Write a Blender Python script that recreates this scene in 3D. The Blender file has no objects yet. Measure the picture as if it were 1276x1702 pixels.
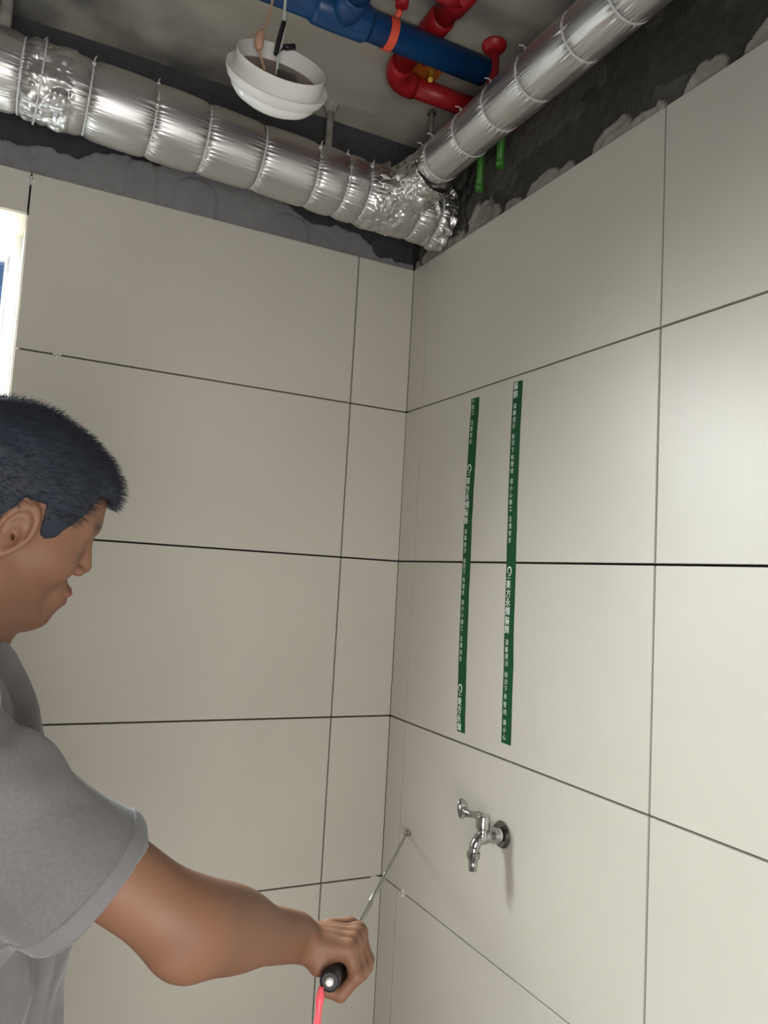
import bpy, bmesh, math, random
import numpy as np
from mathutils import Vector, Matrix, noise as mnoise
random.seed(7); np.random.seed(7)
SC = bpy.context.scene
COL = SC.collection

# ------------------------------------------------------------------ camera
cd = bpy.data.cameras.new('camera'); cam = bpy.data.objects.new('camera', cd); COL.objects.link(cam)
cd.sensor_fit = 'VERTICAL'; cd.sensor_height = 36.0; cd.sensor_width = 27.0
cd.lens = 1309.5 * 36 / 1702
cd.shift_x = 25.79 / 1702; cd.shift_y = -13.18 / 1702
cd.clip_start = 0.02
R_ = Vector((0.89439198, -0.44353234, 0.05781042)); U_ = Vector((-0.09337646, -0.0587502, 0.993896)); F_ = Vector((0.43742864, 0.89433074, 0.09396119))
CAMP = Vector((-0.9948, -1.8344, 1.5499))
cam.matrix_world = Matrix(((R_.x, U_.x, -F_.x, CAMP.x), (R_.y, U_.y, -F_.y, CAMP.y), (R_.z, U_.z, -F_.z, CAMP.z), (0, 0, 0, 1)))
SC.camera = cam

# ------------------------------------------------------------------ world, window daylight and added fill
w = bpy.data.worlds.new('world'); SC.world = w; w.use_nodes = True
w.node_tree.nodes['Background'].inputs[0].default_value = (0.80, 0.90, 1.0, 1)
w.node_tree.nodes['Background'].inputs[1].default_value = 0.6
def area(name, loc, to, sx, sy, power, col):
    l = bpy.data.lights.new(name, 'AREA'); l.shape = 'RECTANGLE'; l.size = sx; l.size_y = sy; l.energy = power; l.color = col
    o = bpy.data.objects.new(name, l); COL.objects.link(o); o.location = loc
    o.rotation_euler = (Vector(to) - Vector(loc)).to_track_quat('-Z', 'Y').to_euler()
    return o
area('daylight_window', (-1.32, 0.42, 1.85), (-0.85, -1.0, 0.4), 1.0, 1.2, 106, (0.975, 1.0, 0.965)).data.spread = math.radians(112)
area('doorway_fill', (-1.15, -2.42, 1.15), (-0.80, 0.0, 1.05), 0.75, 1.0, 14, (1.0, 0.945, 0.885)).data.spread = math.radians(130)  # added fill light for the walls, unseen behind the camera
SC.view_settings.view_transform = 'Standard'; SC.view_settings.look = 'None'
SC.view_settings.gamma = 1.0; SC.view_settings.use_curve_mapping = False
SC.view_settings.exposure = 0.0

# ------------------------------------------------------------------ helpers
def M(name, col, rough=0.5, metal=0.0, **kw):
    m = bpy.data.materials.new(name); m.use_nodes = True
    b = m.node_tree.nodes['Principled BSDF']
    b.inputs['Base Color'].default_value = (*col, 1); b.inputs['Roughness'].default_value = rough; b.inputs['Metallic'].default_value = metal
    for k, v in kw.items(): b.inputs[k.replace('_', ' ')].default_value = v
    return m
def nodes(m): return m.node_tree.nodes, m.node_tree.links, m.node_tree.nodes['Principled BSDF']
def noise_col(m, scale, c0, c1, p0=0.35, p1=0.65, detail=6, stretch=(1, 1, 1), bump=0.0, bscale=None, bdist=0.002):
    N, L, b = nodes(m)
    tc = N.new('ShaderNodeTexCoord'); mp = N.new('ShaderNodeMapping'); mp.inputs['Scale'].default_value = stretch
    nt = N.new('ShaderNodeTexNoise'); nt.inputs['Scale'].default_value = scale; nt.inputs['Detail'].default_value = detail
    cr = N.new('ShaderNodeValToRGB'); cr.color_ramp.elements[0].position = p0; cr.color_ramp.elements[1].position = p1
    cr.color_ramp.elements[0].color = (*c0, 1); cr.color_ramp.elements[1].color = (*c1, 1)
    L.new(tc.outputs['Object'], mp.inputs[0]); L.new(mp.outputs[0], nt.inputs['Vector']); L.new(nt.outputs['Fac'], cr.inputs[0]); L.new(cr.outputs[0], b.inputs['Base Color'])
    if bump:
        n2 = N.new('ShaderNodeTexNoise'); n2.inputs['Scale'].default_value = bscale or scale * 6; n2.inputs['Detail'].default_value = 8
        L.new(mp.outputs[0], n2.inputs['Vector'])
        bp = N.new('ShaderNodeBump'); bp.inputs['Strength'].default_value = bump; bp.inputs['Distance'].default_value = bdist
        L.new(n2.outputs['Fac'], bp.inputs['Height']); L.new(bp.outputs[0], b.inputs['Normal'])
    return m
def link(name, me, parent=None, mat=None, **props):
    o = bpy.data.objects.new(name, me); COL.objects.link(o)
    if mat is not None and me is not None and len(me.materials) == 0: me.materials.append(mat)
    if parent is not None: o.parent = parent
    for k, v in props.items(): o[k] = v
    return o
def empty(name, label, cat, loc=(0, 0, 0), group=None):
    o = bpy.data.objects.new(name, None); COL.objects.link(o); o.location = loc; o.empty_display_size = 0.05
    o['label'] = label; o['category'] = cat
    if group: o['group'] = group
    return o
def np_mesh(name, V, Fq, mat=None, smooth=True):
    V = np.asarray(V, dtype=np.float32); Fq = np.asarray(Fq, dtype=np.int32)
    me = bpy.data.meshes.new(name); k = Fq.shape[1]
    me.vertices.add(len(V)); me.vertices.foreach_set('co', V.ravel())
    me.loops.add(Fq.size); me.loops.foreach_set('vertex_index', Fq.ravel())
    me.polygons.add(len(Fq)); me.polygons.foreach_set('loop_start', np.arange(0, Fq.size, k, dtype=np.int32)); me.polygons.foreach_set('loop_total', np.full(len(Fq), k, dtype=np.int32))
    me.polygons.foreach_set('use_smooth', np.full(len(Fq), smooth))
    me.update(calc_edges=True); me.validate()
    if mat: me.materials.append(mat)
    return me
def color_attr(me, name, col):
    a = me.color_attributes.new(name, 'FLOAT_COLOR', 'POINT')
    c = np.ones((len(me.vertices), 4), dtype=np.float32); c[:, :3] = col
    a.data.foreach_set('color', c.ravel())
def attr_mat(name, rough, metal=0.0, bump=0.0, bscale=300, bdist=0.0006, **kw):
    m = M(name, (1, 1, 1), rough, metal, **kw); N, L, b = nodes(m)
    a = N.new('ShaderNodeVertexColor'); a.layer_name = 'tint'; L.new(a.outputs['Color'], b.inputs['Base Color'])
    if bump:
        tc = N.new('ShaderNodeTexCoord'); nt = N.new('ShaderNodeTexNoise'); nt.inputs['Scale'].default_value = bscale; nt.inputs['Detail'].default_value = 6
        bp = N.new('ShaderNodeBump'); bp.inputs['Strength'].default_value = bump; bp.inputs['Distance'].default_value = bdist
        L.new(tc.outputs['Object'], nt.inputs['Vector']); L.new(nt.outputs['Fac'], bp.inputs['Height']); L.new(bp.outputs[0], b.inputs['Normal'])
    return m
def box_me(name, x0, x1, y0, y1, z0, z1, mat, bev=0.0):
    bm = bmesh.new(); bmesh.ops.create_cube(bm, size=1.0)
    for v in bm.verts:
        v.co = Vector((x0 + (v.co.x + .5) * (x1 - x0), y0 + (v.co.y + .5) * (y1 - y0), z0 + (v.co.z + .5) * (z1 - z0)))
    if bev: bmesh.ops.bevel(bm, geom=bm.edges[:], offset=bev, segments=1, affect='EDGES')
    me = bpy.data.meshes.new(name); bm.to_mesh(me); bm.free(); me.materials.append(mat); return me
def frames(P):
    P = [Vector(p) for p in P]; T = []
    for i in range(len(P)):
        a = P[max(i - 1, 0)]; b = P[min(i + 1, len(P) - 1)]; T.append((b - a).normalized())
    n = T[0].orthogonal().normalized(); out = []
    for i, t in enumerate(T):
        n = (n - t * n.dot(t)).normalized(); out.append((P[i], t, n, t.cross(n)))
    return out
def tube(name, P, r, mat, seg=20, cap=True, smooth=True):
    fr = frames(P); n = len(fr); rr = r if hasattr(r, '__len__') else [r] * n
    V = []; F = []
    for (p, t, a, b), q in zip(fr, rr):
        for k in range(seg):
            th = 2 * math.pi * k / seg; V.append(p + (a * math.cos(th) + b * math.sin(th)) * q)
    for i in range(n - 1):
        for k in range(seg): F.append((i * seg + k, i * seg + (k + 1) % seg, (i + 1) * seg + (k + 1) % seg, (i + 1) * seg + k))
    if cap: F.append(tuple(range(seg))[::-1]); F.append(tuple((n - 1) * seg + k for k in range(seg)))
    me = bpy.data.meshes.new(name); me.from_pydata(V, [], F); me.materials.append(mat)
    if smooth:
        for p in me.polygons: p.use_smooth = len(p.vertices) == 4
    return me
def join_me(name, mes, mat=None):
    bm = bmesh.new()
    for m in mes: bm.from_mesh(m)
    me = bpy.data.meshes.new(name); bm.to_mesh(me); bm.free()
    mm = mat or mes[0].materials[0]; me.materials.append(mm); return me
def bez(pts, n=12):
    """Catmull-Rom through the points."""
    P = [Vector(p) for p in pts]; P = [P[0] * 2 - P[1]] + P + [P[-1] * 2 - P[-2]]; out = []
    for i in range(1, len(P) - 2):
        for k in range(n):
            t = k / n; a, b, c, d = P[i - 1:i + 3]
            out.append(.5 * ((2 * b) + (c - a) * t + (2 * a - 5 * b + 4 * c - d) * t * t + (-a + 3 * b - 3 * c + d) * t ** 3))
    out.append(P[-2]); return out
def lathe(name, prof, mat, loc, axis, seg=40, cap=True, start=None):
    """prof: (r, h) pairs along axis."""
    ax = Vector(axis).normalized(); a = ax.orthogonal().normalized(); b = ax.cross(a); loc = Vector(loc)
    V = []; F = []
    for r, h in prof:
        for k in range(seg):
            th = 2 * math.pi * k / seg; V.append(loc + ax * h + (a * math.cos(th) + b * math.sin(th)) * r)
    for i in range(len(prof) - 1):
        for k in range(seg): F.append((i * seg + k, i * seg + (k + 1) % seg, (i + 1) * seg + (k + 1) % seg, (i + 1) * seg + k))
    if cap: F.append(tuple(range(seg))[::-1]); F.append(tuple((len(prof) - 1) * seg + k for k in range(seg)))
    me = bpy.data.meshes.new(name); me.from_pydata(V, [], F); me.materials.append(mat)
    bm = bmesh.new(); bm.from_mesh(me); bmesh.ops.recalc_face_normals(bm, faces=bm.faces[:]); bm.to_mesh(me); bm.free()
    for p in me.polygons: p.use_smooth = len(p.vertices) == 4
    try: me.set_sharp_from_angle(angle=math.radians(38))
    except Exception: pass
    return me
_rs = np.random.RandomState(3); _TAB = _rs.rand(4096).astype(np.float32)
def vnoise(P, s=1.0):
    """vectorised value noise in [-1,1]"""
    P = np.asarray(P, dtype=np.float32) * s; I = np.floor(P).astype(np.int64); f = P - I; f = f * f * (3 - 2 * f); out = 0
    for dx in (0, 1):
        for dy in (0, 1):
            for dz in (0, 1):
                h = ((I[:, 0] + dx) * 73856093 ^ (I[:, 1] + dy) * 19349663 ^ (I[:, 2] + dz) * 83492791) & 4095
                wgt = (f[:, 0] if dx else 1 - f[:, 0]) * (f[:, 1] if dy else 1 - f[:, 1]) * (f[:, 2] if dz else 1 - f[:, 2])
                out = out + wgt * _TAB[h]
    return out * 2 - 1
def fbm(P, s, o=4):
    r = 0; a = 1; t = 0
    for i in range(o): r = r + a * vnoise(P, s * 2 ** i); t += a; a *= .5
    return r / t

# ------------------------------------------------------------------ materials
m_tile = noise_col(M('tile_ceramic', (.6, .57, .5), .38), 2.2, (.565, .54, .485), (.61, .585, .525), .35, .7, 8, bump=.05, bscale=60, bdist=.0005)
m_grout = noise_col(M('mortar_bed', (.03, .03, .03), .95), 30, (.015, .015, .014), (.03, .028, .026))
m_raw = attr_mat('raw_mortar', .95, bump=.6, bscale=120, bdist=.002)
m_ceil = noise_col(M('ceiling_concrete', (.2, .19, .17), .9), 2.1, (.14, .135, .125), (.60, .57, .50), .42, .60, 9, bump=.35, bscale=25, bdist=.003)
m_plaster = M('plaster_wall', (.30, .285, .26), .8)
m_floor = noise_col(M('floor_concrete', (.3, .28, .25), .8), 3, (.13, .12, .11), (.2, .185, .165))
m_foil = M('aluminium_foil', (.66, .65, .645), .40, 1.0)
m_foil2 = M('crumpled_foil', (.70, .695, .68), .28, 1.0)
m_tie = M('nylon_tie', (.66, .66, .66), .35)
m_blue = noise_col(M('blue_plastic', (.01, .09, .28), .35), 9, (.004, .045, .15), (.007, .07, .22), bump=.05, bscale=40)
m_red = noise_col(M('red_plastic', (.6, .02, .03), .4), 9, (.34, .008, .014), (.46, .016, .022), bump=.05, bscale=40)
m_redstrap = M('red_strap', (.85, .10, .05), .4)
m_green = M('green_plastic', (.04, .20, .02), .45)
m_orange = M('orange_plastic', (.75, .22, .03), .5)
m_yellow = M('yellow_conduit', (.8, .55, .08), .5)
m_greypvc = noise_col(M('grey_pvc', (.42, .40, .37), .6), 30, (.30, .28, .26), (.5, .48, .45))
m_white = M('white_plastic', (.80, .78, .76), .35)
m_dome = M('frosted_acrylic', (.86, .86, .86), .22)
m_pink = M('pink_insulation', (.55, .33, .22), .5)
m_black = M('black_tape', (.012, .012, .014), .4)
m_lightwire = M('pale_wire', (.55, .62, .58), .45)
m_chrome = M('chrome', (.50, .50, .49), .14, 1.0)
m_steel = M('brushed_steel', (.42, .42, .40), .32, 1.0)
m_green_tape = M('green_tape', (.002, .075, .022), .55, Specular_IOR_Level=.25)
m_ink = M('white_ink', (.82, .9, .84), .5)
m_spacer = M('white_spacer', (.75, .74, .72), .5)
m_frame = M('window_frame_white', (.82, .85, .88), .35)
m_reveal = M('cream_reveal', (.86, .82, .70), .6)
m_skin = attr_mat('skin', .6, bump=.12, bscale=260, bdist=.0006, Subsurface_Weight=.12, Subsurface_Scale=.01)
m_hair = M('black_hair', (.024, .029, .042), .65, Specular_IOR_Level=.25)
m_shirt = noise_col(M('grey_cotton', (.30, .30, .32), .9, Sheen_Weight=.25), 300, (.122, .118, .122), (.142, .137, .142), bump=.25, bscale=900, bdist=.0004)
m_hem = M('hem_cotton', (.155, .152, .158), .9, Sheen_Weight=.25)
m_trouser = M('navy_cotton', (.03, .035, .05), .9)
m_shoe = M('black_rubber', (.02, .02, .02), .6)
m_cord = M('pink_cord', (.85, .10, .13), .45)
m_eye = M('eye', (.7, .68, .65), .15)
m_iris = M('iris', (.02, .012, .008), .15)
def clear_glass(name, tint, gl=.08):
    m = bpy.data.materials.new(name); m.use_nodes = True; N = m.node_tree.nodes; L = m.node_tree.links
    N.remove(N['Principled BSDF']); t = N.new('ShaderNodeBsdfTransparent'); t.inputs[0].default_value = (*tint, 1)
    g = N.new('ShaderNodeBsdfGlossy'); g.inputs['Roughness'].default_value = .02; mx = N.new('ShaderNodeMixShader'); mx.inputs[0].default_value = gl
    L.new(t.outputs[0], mx.inputs[1]); L.new(g.outputs[0], mx.inputs[2]); L.new(mx.outputs[0], N['Material Output'].inputs[0]); return m
m_glass = clear_glass('window_glass', (.95, .98, 1.0)); m_glass_blue = clear_glass('blue_glass', (.45, .58, .76))

# ------------------------------------------------------------------ structure
CEIL = 2.75; TOP = 2.394; X0 = -2.2; Y0 = -2.35
WX0, WX1, WZ0, WZ1 = -1.77, -.968, 1.2, 2.299          # window opening in the left wall (plane y = 0)
def struct(name, me, **k): return link(name, me, None, None, kind='structure', **k)
struct('floor', box_me('floor', X0 - .1, .2, Y0 - .3, .3, -.1, 0, m_floor))
ceiling = struct('ceiling', box_me('ceiling', X0 - .1, .2, Y0 - .1, .3, CEIL, CEIL + .12, m_ceil))
def multi_box(name, boxes, mat): return join_me(name, [box_me('b', *b, mat) for b in boxes], mat)
wall_left = struct('wall_left', multi_box('wall_left', [
    (X0 - .1, WX0, .022, .24, 0, CEIL), (WX1 + .012, .2, .022, .24, 0, CEIL), (WX0, WX1 + .012, .022, .24, 0, WZ0 - .012), (WX0, WX1 + .012, .022, .24, WZ1 + .012, CEIL)], m_grout))
wall_right = struct('wall_right', box_me('wall_right', .022, .2, Y0 - .1, .022, 0, CEIL, m_grout))
struct('wall_back', multi_box('wall_back', [(X0, -1.55, Y0 - .1, Y0, 0, CEIL), (-.55, .0, Y0 - .1, Y0, 0, CEIL), (-1.55, -.55, Y0 - .1, Y0, 2.0, CEIL)], m_plaster))
struct('wall_side', box_me('wall_side', X0 - .1, X0, Y0 - .1, .022, 0, CEIL, m_plaster))

# tiles, 800 x 400 with dark open joints
G = .0020
ZR = [(0.0, .4), (.4, .8), (.8, 1.2), (1.2, 1.6), (1.6, 2.0), (2.0, TOP)]
def tile_left(x0, x1, z0, z1, g0=G, g1=G, gz1=G):
    dz = random.uniform(-.0003, .0003)
    link('tile', box_me('tile', x0 + g0, x1 - g1, dz, .022, z0 + G, z1 - gz1, m_tile, .0006), wall_left)
def tile_right(y0, y1, z0, z1, g0=G, g1=G, gz1=G):
    dz = random.uniform(-.0003, .0003)
    link('tile', box_me('tile', dz, .022, y0 + g0, y1 - g1, z0 + G, z1 - gz1, m_tile, .0006), wall_right)
for z0, z1 in ZR:
    top = 0 if z1 == TOP else G
    tile_left(-.1666, -.0006, z0, z1, G, 0, top)
    tile_left(-.9666, -.1666, z0, z1, G, G, top)
    if z1 <= 1.2: tile_left(-1.7666, -.9666, z0, z1); tile_left(-2.2, -1.7666, z0, z1, 0)
    else: tile_left(-2.2, -1.7666, z0, z1, 0, G, top)
    if z1 == TOP: tile_left(-1.7666, -.9666, WZ1, z1, G, G, top)
    tile_right(-.0807, -.0004, z0, z1, .0024, 0, top)
    tile_right(-.8807, -.0807, z0, z1, G, .0024, top)
    tile_right(-1.6807, -.8807, z0, z1, G, G, top)
    tile_right(-2.35, -1.6807, z0, z1, 0, G, top)
def spacer(p, parent, ax):
    x, y, z = p; a = .009; t = .0012
    if ax == 'y': bs = [(x - a, x + a, y - .004, y + .004, z - t, z + t), (x - t, x + t, y - .004, y + .004, z - a, z + a)]
    else: bs = [(x - .004, x + .004, y - a, y + a, z - t, z + t), (x - .004, x + .004, y - t, y + t, z - a, z + a)]
    link('tile_spacer', multi_box('tile_spacer', bs, m_spacer), parent)
spacer((-.9666, -.001, 2.375), wall_left, 'y'); spacer((-.88, -.001, 2.0), wall_left, 'y'); spacer((-.022, -.001, .8), wall_left, 'y'); spacer((-.0, -.115, .8), wall_right, 'x')

# raw mortar band above the tiles
def band(which):
    s = .0035; n1 = int((1.9 if which == 'L' else 2.35) / s); n2 = int((CEIL - TOP) / s) + 1
    a = np.linspace(-(n1 - 1) * s, 0.0 if which == 'L' else .0, n1); z = np.linspace(TOP - .001, CEIL, n2)
    A, Z = np.meshgrid(a, z, indexing='ij'); A = A.ravel(); Z = Z.ravel(); P = np.stack([A, Z, np.zeros_like(A) + (0 if which == 'L' else 9)], 1)
    n = fbm(P, 9, 5); fine = fbm(P, 60, 3); big = fbm(P, 3, 3)
    if which == 'L':
        ex = np.array([-1.9, -1.04, -.98, -.91, -.876, -.84, -.77, -.71, -.65, -.59, -.51, -.42, -.355, -.287, -.236, -.166, -.129, -.118, -.09, 0])
        ez = np.array([2.46, 2.458, 2.463, 2.461, 2.456, 2.482, 2.497, 2.486, 2.515, 2.50, 2.505, 2.50, 2.479, 2.464, 2.47, 2.463, 2.447, 2.418, 2.414, 2.418])
        edge = np.interp(A, ex, ez) + .014 * n + .008 * fine
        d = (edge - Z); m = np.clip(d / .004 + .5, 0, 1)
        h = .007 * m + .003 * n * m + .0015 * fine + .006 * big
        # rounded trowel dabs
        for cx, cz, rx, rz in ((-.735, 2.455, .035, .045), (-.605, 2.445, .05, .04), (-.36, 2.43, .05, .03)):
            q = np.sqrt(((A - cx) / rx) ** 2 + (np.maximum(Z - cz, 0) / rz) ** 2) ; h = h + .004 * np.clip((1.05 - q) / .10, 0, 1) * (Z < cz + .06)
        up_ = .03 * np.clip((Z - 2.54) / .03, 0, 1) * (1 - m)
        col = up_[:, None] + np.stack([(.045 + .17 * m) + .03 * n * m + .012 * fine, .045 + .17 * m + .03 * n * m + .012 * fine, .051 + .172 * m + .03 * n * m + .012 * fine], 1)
    else:
        m = np.zeros_like(A); blob = np.zeros_like(A)
        bl = [(-.02, .03, .03), (-.10, .055, .05), (-.185, .05, .035), (-.28, .05, .065), (-.345, .03, .04), (-.42, .035, .025), (-.53, .05, .04), (-.60, .03, .025), (-.735, .05, .05), (-.83, .05, .035), (-.95, .045, .05), (-1.08, .06, .05), (-1.25, .06, .04), (-1.5, .07, .05), (-1.9, .06, .05)]
        for cy, ry, rz in bl:
            q = np.sqrt(((A - cy + .25 * (Z - TOP)) / ry) ** 2 + ((Z - TOP) / rz) ** 2) + .55 * n + .22 * fine + .3 * np.sin(A * 90 + n * 6) * .3
            blob = np.maximum(blob, np.clip((1.0 - q) / .07, 0, 1))
        m = blob
        patch = np.clip((fbm(P, 5, 4) - .02) / .03, 0, 1)
        comb = np.sin((A + .01 * n) * 2 * math.pi / .011) * (.5 + .5 * np.clip(-big * 4, -1, 1))
        h = .007 * m + .003 * m * (n + .6 * fine) + .004 * patch + .0012 * comb * (1 - m) + .006 * n * (1 - .5 * m) + .002 * fine
        crack = np.clip((np.abs(fbm(P * np.array([1, .45, 1]), 11, 4)) - .035) / .03, 0, 1)
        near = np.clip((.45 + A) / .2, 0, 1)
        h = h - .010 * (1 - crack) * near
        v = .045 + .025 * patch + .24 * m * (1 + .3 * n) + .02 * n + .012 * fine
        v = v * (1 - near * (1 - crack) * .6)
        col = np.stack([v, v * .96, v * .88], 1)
    h = np.clip(h, -.012, .0135)
    if which == 'L': V = np.stack([A, .014 - h, Z], 1)
    else: V = np.stack([.014 - h, A, Z], 1)
    i = np.arange(n1 - 1)[:, None] * n2 + np.arange(n2 - 1)[None]
    i = i.ravel(); F = np.stack([i, i + n2, i + n2 + 1, i + 1], 1)
    if which == 'R': F = F[:, ::-1]
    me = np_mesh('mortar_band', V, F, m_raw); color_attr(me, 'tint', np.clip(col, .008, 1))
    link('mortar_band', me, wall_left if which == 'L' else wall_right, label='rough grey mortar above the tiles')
band('L'); band('R')

# window
win = struct('window_1', multi_box('window_1', [(WX0, WX1, .005, .15, WZ1, WZ1 + .012), (WX1, WX1 + .012, .005, .15, WZ0, WZ1), (WX0 - .0, WX0 + .01, .024, .15, WZ0, WZ1)], m_reveal))
wf = link('window_frame', multi_box('window_frame', [(WX0, WX1, .15, .21, WZ1 - .045, WZ1), (WX0, WX1, .15, .21, WZ0, WZ0 + .05), (WX1 - .024, WX1, .15, .21, WZ0 + .05, WZ1 - .045), (WX0, WX0 + .04, .15, .21, WZ0 + .05, WZ1 - .045), (-1.40, -1.35, .15, .21, WZ0 + .05, WZ1 - .045)], m_frame), win)
link('window_sash', multi_box('window_sash', [(-1.35, WX1 - .024, .165, .20, WZ1 - .057, WZ1 - .045), (WX1 - .034, WX1 - .024, .165, .20, WZ0 + .05, WZ1 - .057), (-1.35, -1.338, .165, .20, WZ0 + .05, WZ1 - .057)], m_frame), win)
link('window_sill', box_me('window_sill', WX0, WX1, -.012, .15, WZ0 - .012, WZ0, m_tile), win)
link('window_pane', box_me('window_pane', -1.338, WX1 - .034, .180, .184, 2.10, WZ1 - .057, m_glass_blue), win, label='blue tinted upper pane')
link('window_pane', box_me('window_pane', -1.338, WX1 - .034, .180, .184, WZ0 + .05, 2.10, m_glass), win)
link('window_pane', box_me('window_pane', WX0 + .04, -1.40, .180, .184, WZ0 + .05, WZ1 - .045, m_glass), win)

# ------------------------------------------------------------------ foil-wrapped pipe run
pipe = empty('insulated_pipe', 'silver foil-wrapped drain pipe run with white cable ties, angling into the room corner', 'pipe', (-.15, -.15, CEIL - .23))
PO = Vector((-.15, -.15, CEIL - .23))
def rel(me):                                   # meshes are given in world space; shift under the empty's base
    me.transform(Matrix.Translation(-PO)); return me
def sleeve(name, P0, P1, R0, R1, ties, dip=.1, seed=0, ds=.0022, seg=288, crumple=None, sag=.0, mat=None):
    P0 = np.array(P0, float); P1 = np.array(P1, float); L = np.linalg.norm(P1 - P0); t = (P1 - P0) / L
    up = np.array([0, 0, 1.0]); b = np.cross(t, up); b /= np.linalg.norm(b); c = np.cross(b, t)
    ns = int(L / ds); S = np.linspace(0, L, ns); TH = np.linspace(0, 2 * math.pi, seg, endpoint=False)
    s, th = np.meshgrid(S, TH, indexing='ij'); s = s.ravel(); th = th.ravel()
    R = R0 + (R1 - R0) * s / L
    tt = np.array(sorted(ties)); dd = np.min(np.abs(s[:, None] - tt[None]), axis=1)
    nd = np.stack([np.cos(th) * 12 + seed, np.sin(th) * 12, s * 4], 1)
    n_rad = vnoise(nd * np.array([1, 1, .8]), 1.9) + .6 * vnoise(nd, 4.1)
    n_len = .35 + .65 * (.5 + .5 * vnoise(np.stack([np.cos(th) * 5, np.sin(th) * 5, np.floor(s * 8) + seed], 1), 1.0))
    r = R * (1 - dip * np.exp(-(dd / .007) ** 1.2) - dip * .45 * np.exp(-dd / .022))
    r = r + .0030 * n_rad * np.exp(-(dd / (.013 * n_len + .004)))          # puckers gathered by each tie
    r = r + .0009 * vnoise(np.stack([s * 3 + seed, np.cos(th) * 2, np.sin(th) * 2], 1), 2.0)
    r = r + .00012 * np.sin(s * 2 * math.pi / .0045)                        # fine ribbing of the foil
    r = r + .004 * (R / .08) * np.sin(s * 13 + seed) * .4
    if crumple is not None:
        wgt = np.zeros_like(s)
        for a0, a1 in crumple: wgt = np.maximum(wgt, np.clip(np.minimum(s - a0, a1 - s) / .01, 0, 1))
        pc = np.stack([np.cos(th) * R, np.sin(th) * R, s * .9], 1)
        k1 = np.abs(vnoise(pc, 42)) + .35 * np.abs(vnoise(pc, 110)) + .7 * np.abs(vnoise(pc, 20))
        r = r + wgt * .0085 * (k1 - .5)
    off = sag * np.sin(np.clip(s / L, 0, 1) * math.pi)
    ct = P0[None] + t[None] * s[:, None]; ct[:, 2] -= off
    V = ct + (b[None] * np.cos(th)[:, None] + c[None] * np.sin(th)[:, None]) * r[:, None]
    i = (np.arange(ns - 1)[:, None] * seg + np.arange(seg)[None]).ravel(); j = (np.arange(ns - 1)[:, None] * seg + ((np.arange(seg) + 1) % seg)[None]).ravel()
    F = np.stack([i, j, j + seg, i + seg], 1)
    return rel(np_mesh(name, V, F, mat or m_foil)), (P0, t, b, c, L)
def cable_tie(fr, s, R, tail_ang, skew=0.0):
    P0, t, b, c, L = fr; P0 = Vector(P0); t = Vector(t); b = Vector(b); c = Vector(c)
    V = []; F = []; seg = 72; w = .0018; pr = [(-w, 0), (-w, .0018), (w, .0018), (w, 0)]
    for k in range(seg):
        th = 2 * math.pi * k / seg
        for ww, hh in pr: V.append(P0 + t * (s + ww + skew * math.cos(th)) + (b * math.cos(th) + c * math.sin(th)) * (R + hh))
    for k in range(seg):
        for q in range(3): a = k * 4 + q; e = ((k + 1) % seg) * 4 + q; F.append((a, a + 1, e + 1, e))
    me = bpy.data.meshes.new('t'); me.from_pydata(V, [], F)
    th = tail_ang; rad = b * math.cos(th) + c * math.sin(th); tan = -b * math.sin(th) + c * math.cos(th); q = P0 + t * (s + skew * math.cos(th)) + rad * (R + .002)
    head = box_me('h', -.004, .004, -.0032, .0032, -.001, .005, m_tie, .0008)
    head.transform(Matrix(((t.x, tan.x, rad.x, q.x), (t.y, tan.y, rad.y, q.y), (t.z, tan.z, rad.z, q.z), (0, 0, 0, 1))))
    tail = tube('tl', [q + rad * .003, q + rad * .010 + tan * .003, q + rad * .014 + tan * .010 + t * .003], .0014, m_tie, 6)
    return rel(join_me('cable_tie', [me, head, tail], m_tie))
A0 = np.array((-1.75, -.15, 2.552)); A1 = np.array((-.006, -.15, 2.473)); LA = np.linalg.norm(A1 - A0)
def sA(x): return (x - A0[0]) / (A1[0] - A0[0]) * LA
tiesA = [sA(x) for x in (-1.62, -1.45, -1.28, -1.13, -1.005, -.878, -.748, -.633, -.508, -.375, -.302, -.245, -.098, -.045)]
me, frA = sleeve('foil_sleeve', A0, A1, .083, .074, tiesA, .075, 1, crumple=[(sA(-1.0), sA(-.905)), (sA(-.235), sA(-.14)), (sA(-.06), sA(.02))])
link('foil_sleeve', me, pipe, label='wide foil sleeve along the left wall')
for i, s in enumerate(tiesA):
    R = (.083 + (.074 - .083) * s / LA) * (1 - .105) + .0012
    link('cable_tie', cable_tie(frA, s, R, math.radians(random.choice((60, 75, 115, 35))), random.uniform(-.004, .004)), pipe)
link('cable_tie', cable_tie(frA, sA(-.972), .0805, math.radians(80), .003), pipe)
B0 = np.array((-.128, -1.9, 2.535)); B1 = np.array((-.120, -.16, 2.522)); LB = np.linalg.norm(B1 - B0)
def sB(y): return (y - B0[1]) / (B1[1] - B0[1]) * LB
tiesB = [sB(y) for y in (-1.75, -1.6, -1.46, -1.32, -1.19, -1.05, -.918, -.807, -.675, -.560, -.447, -.328, -.283)]
me, frB = sleeve('foil_sleeve', B0, B1, .0535, .0505, tiesB, .055, 5, seg=220, crumple=[(sB(-.325), sB(-.16))])
link('foil_sleeve', me, pipe, label='narrower foil sleeve along the right wall')
for i, s in enumerate(tiesB):
    link('cable_tie', cable_tie(frB, s, .0480 + .0010, math.radians(random.choice((100, 120, 140))), random.uniform(-.003, .003)), pipe)
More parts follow.
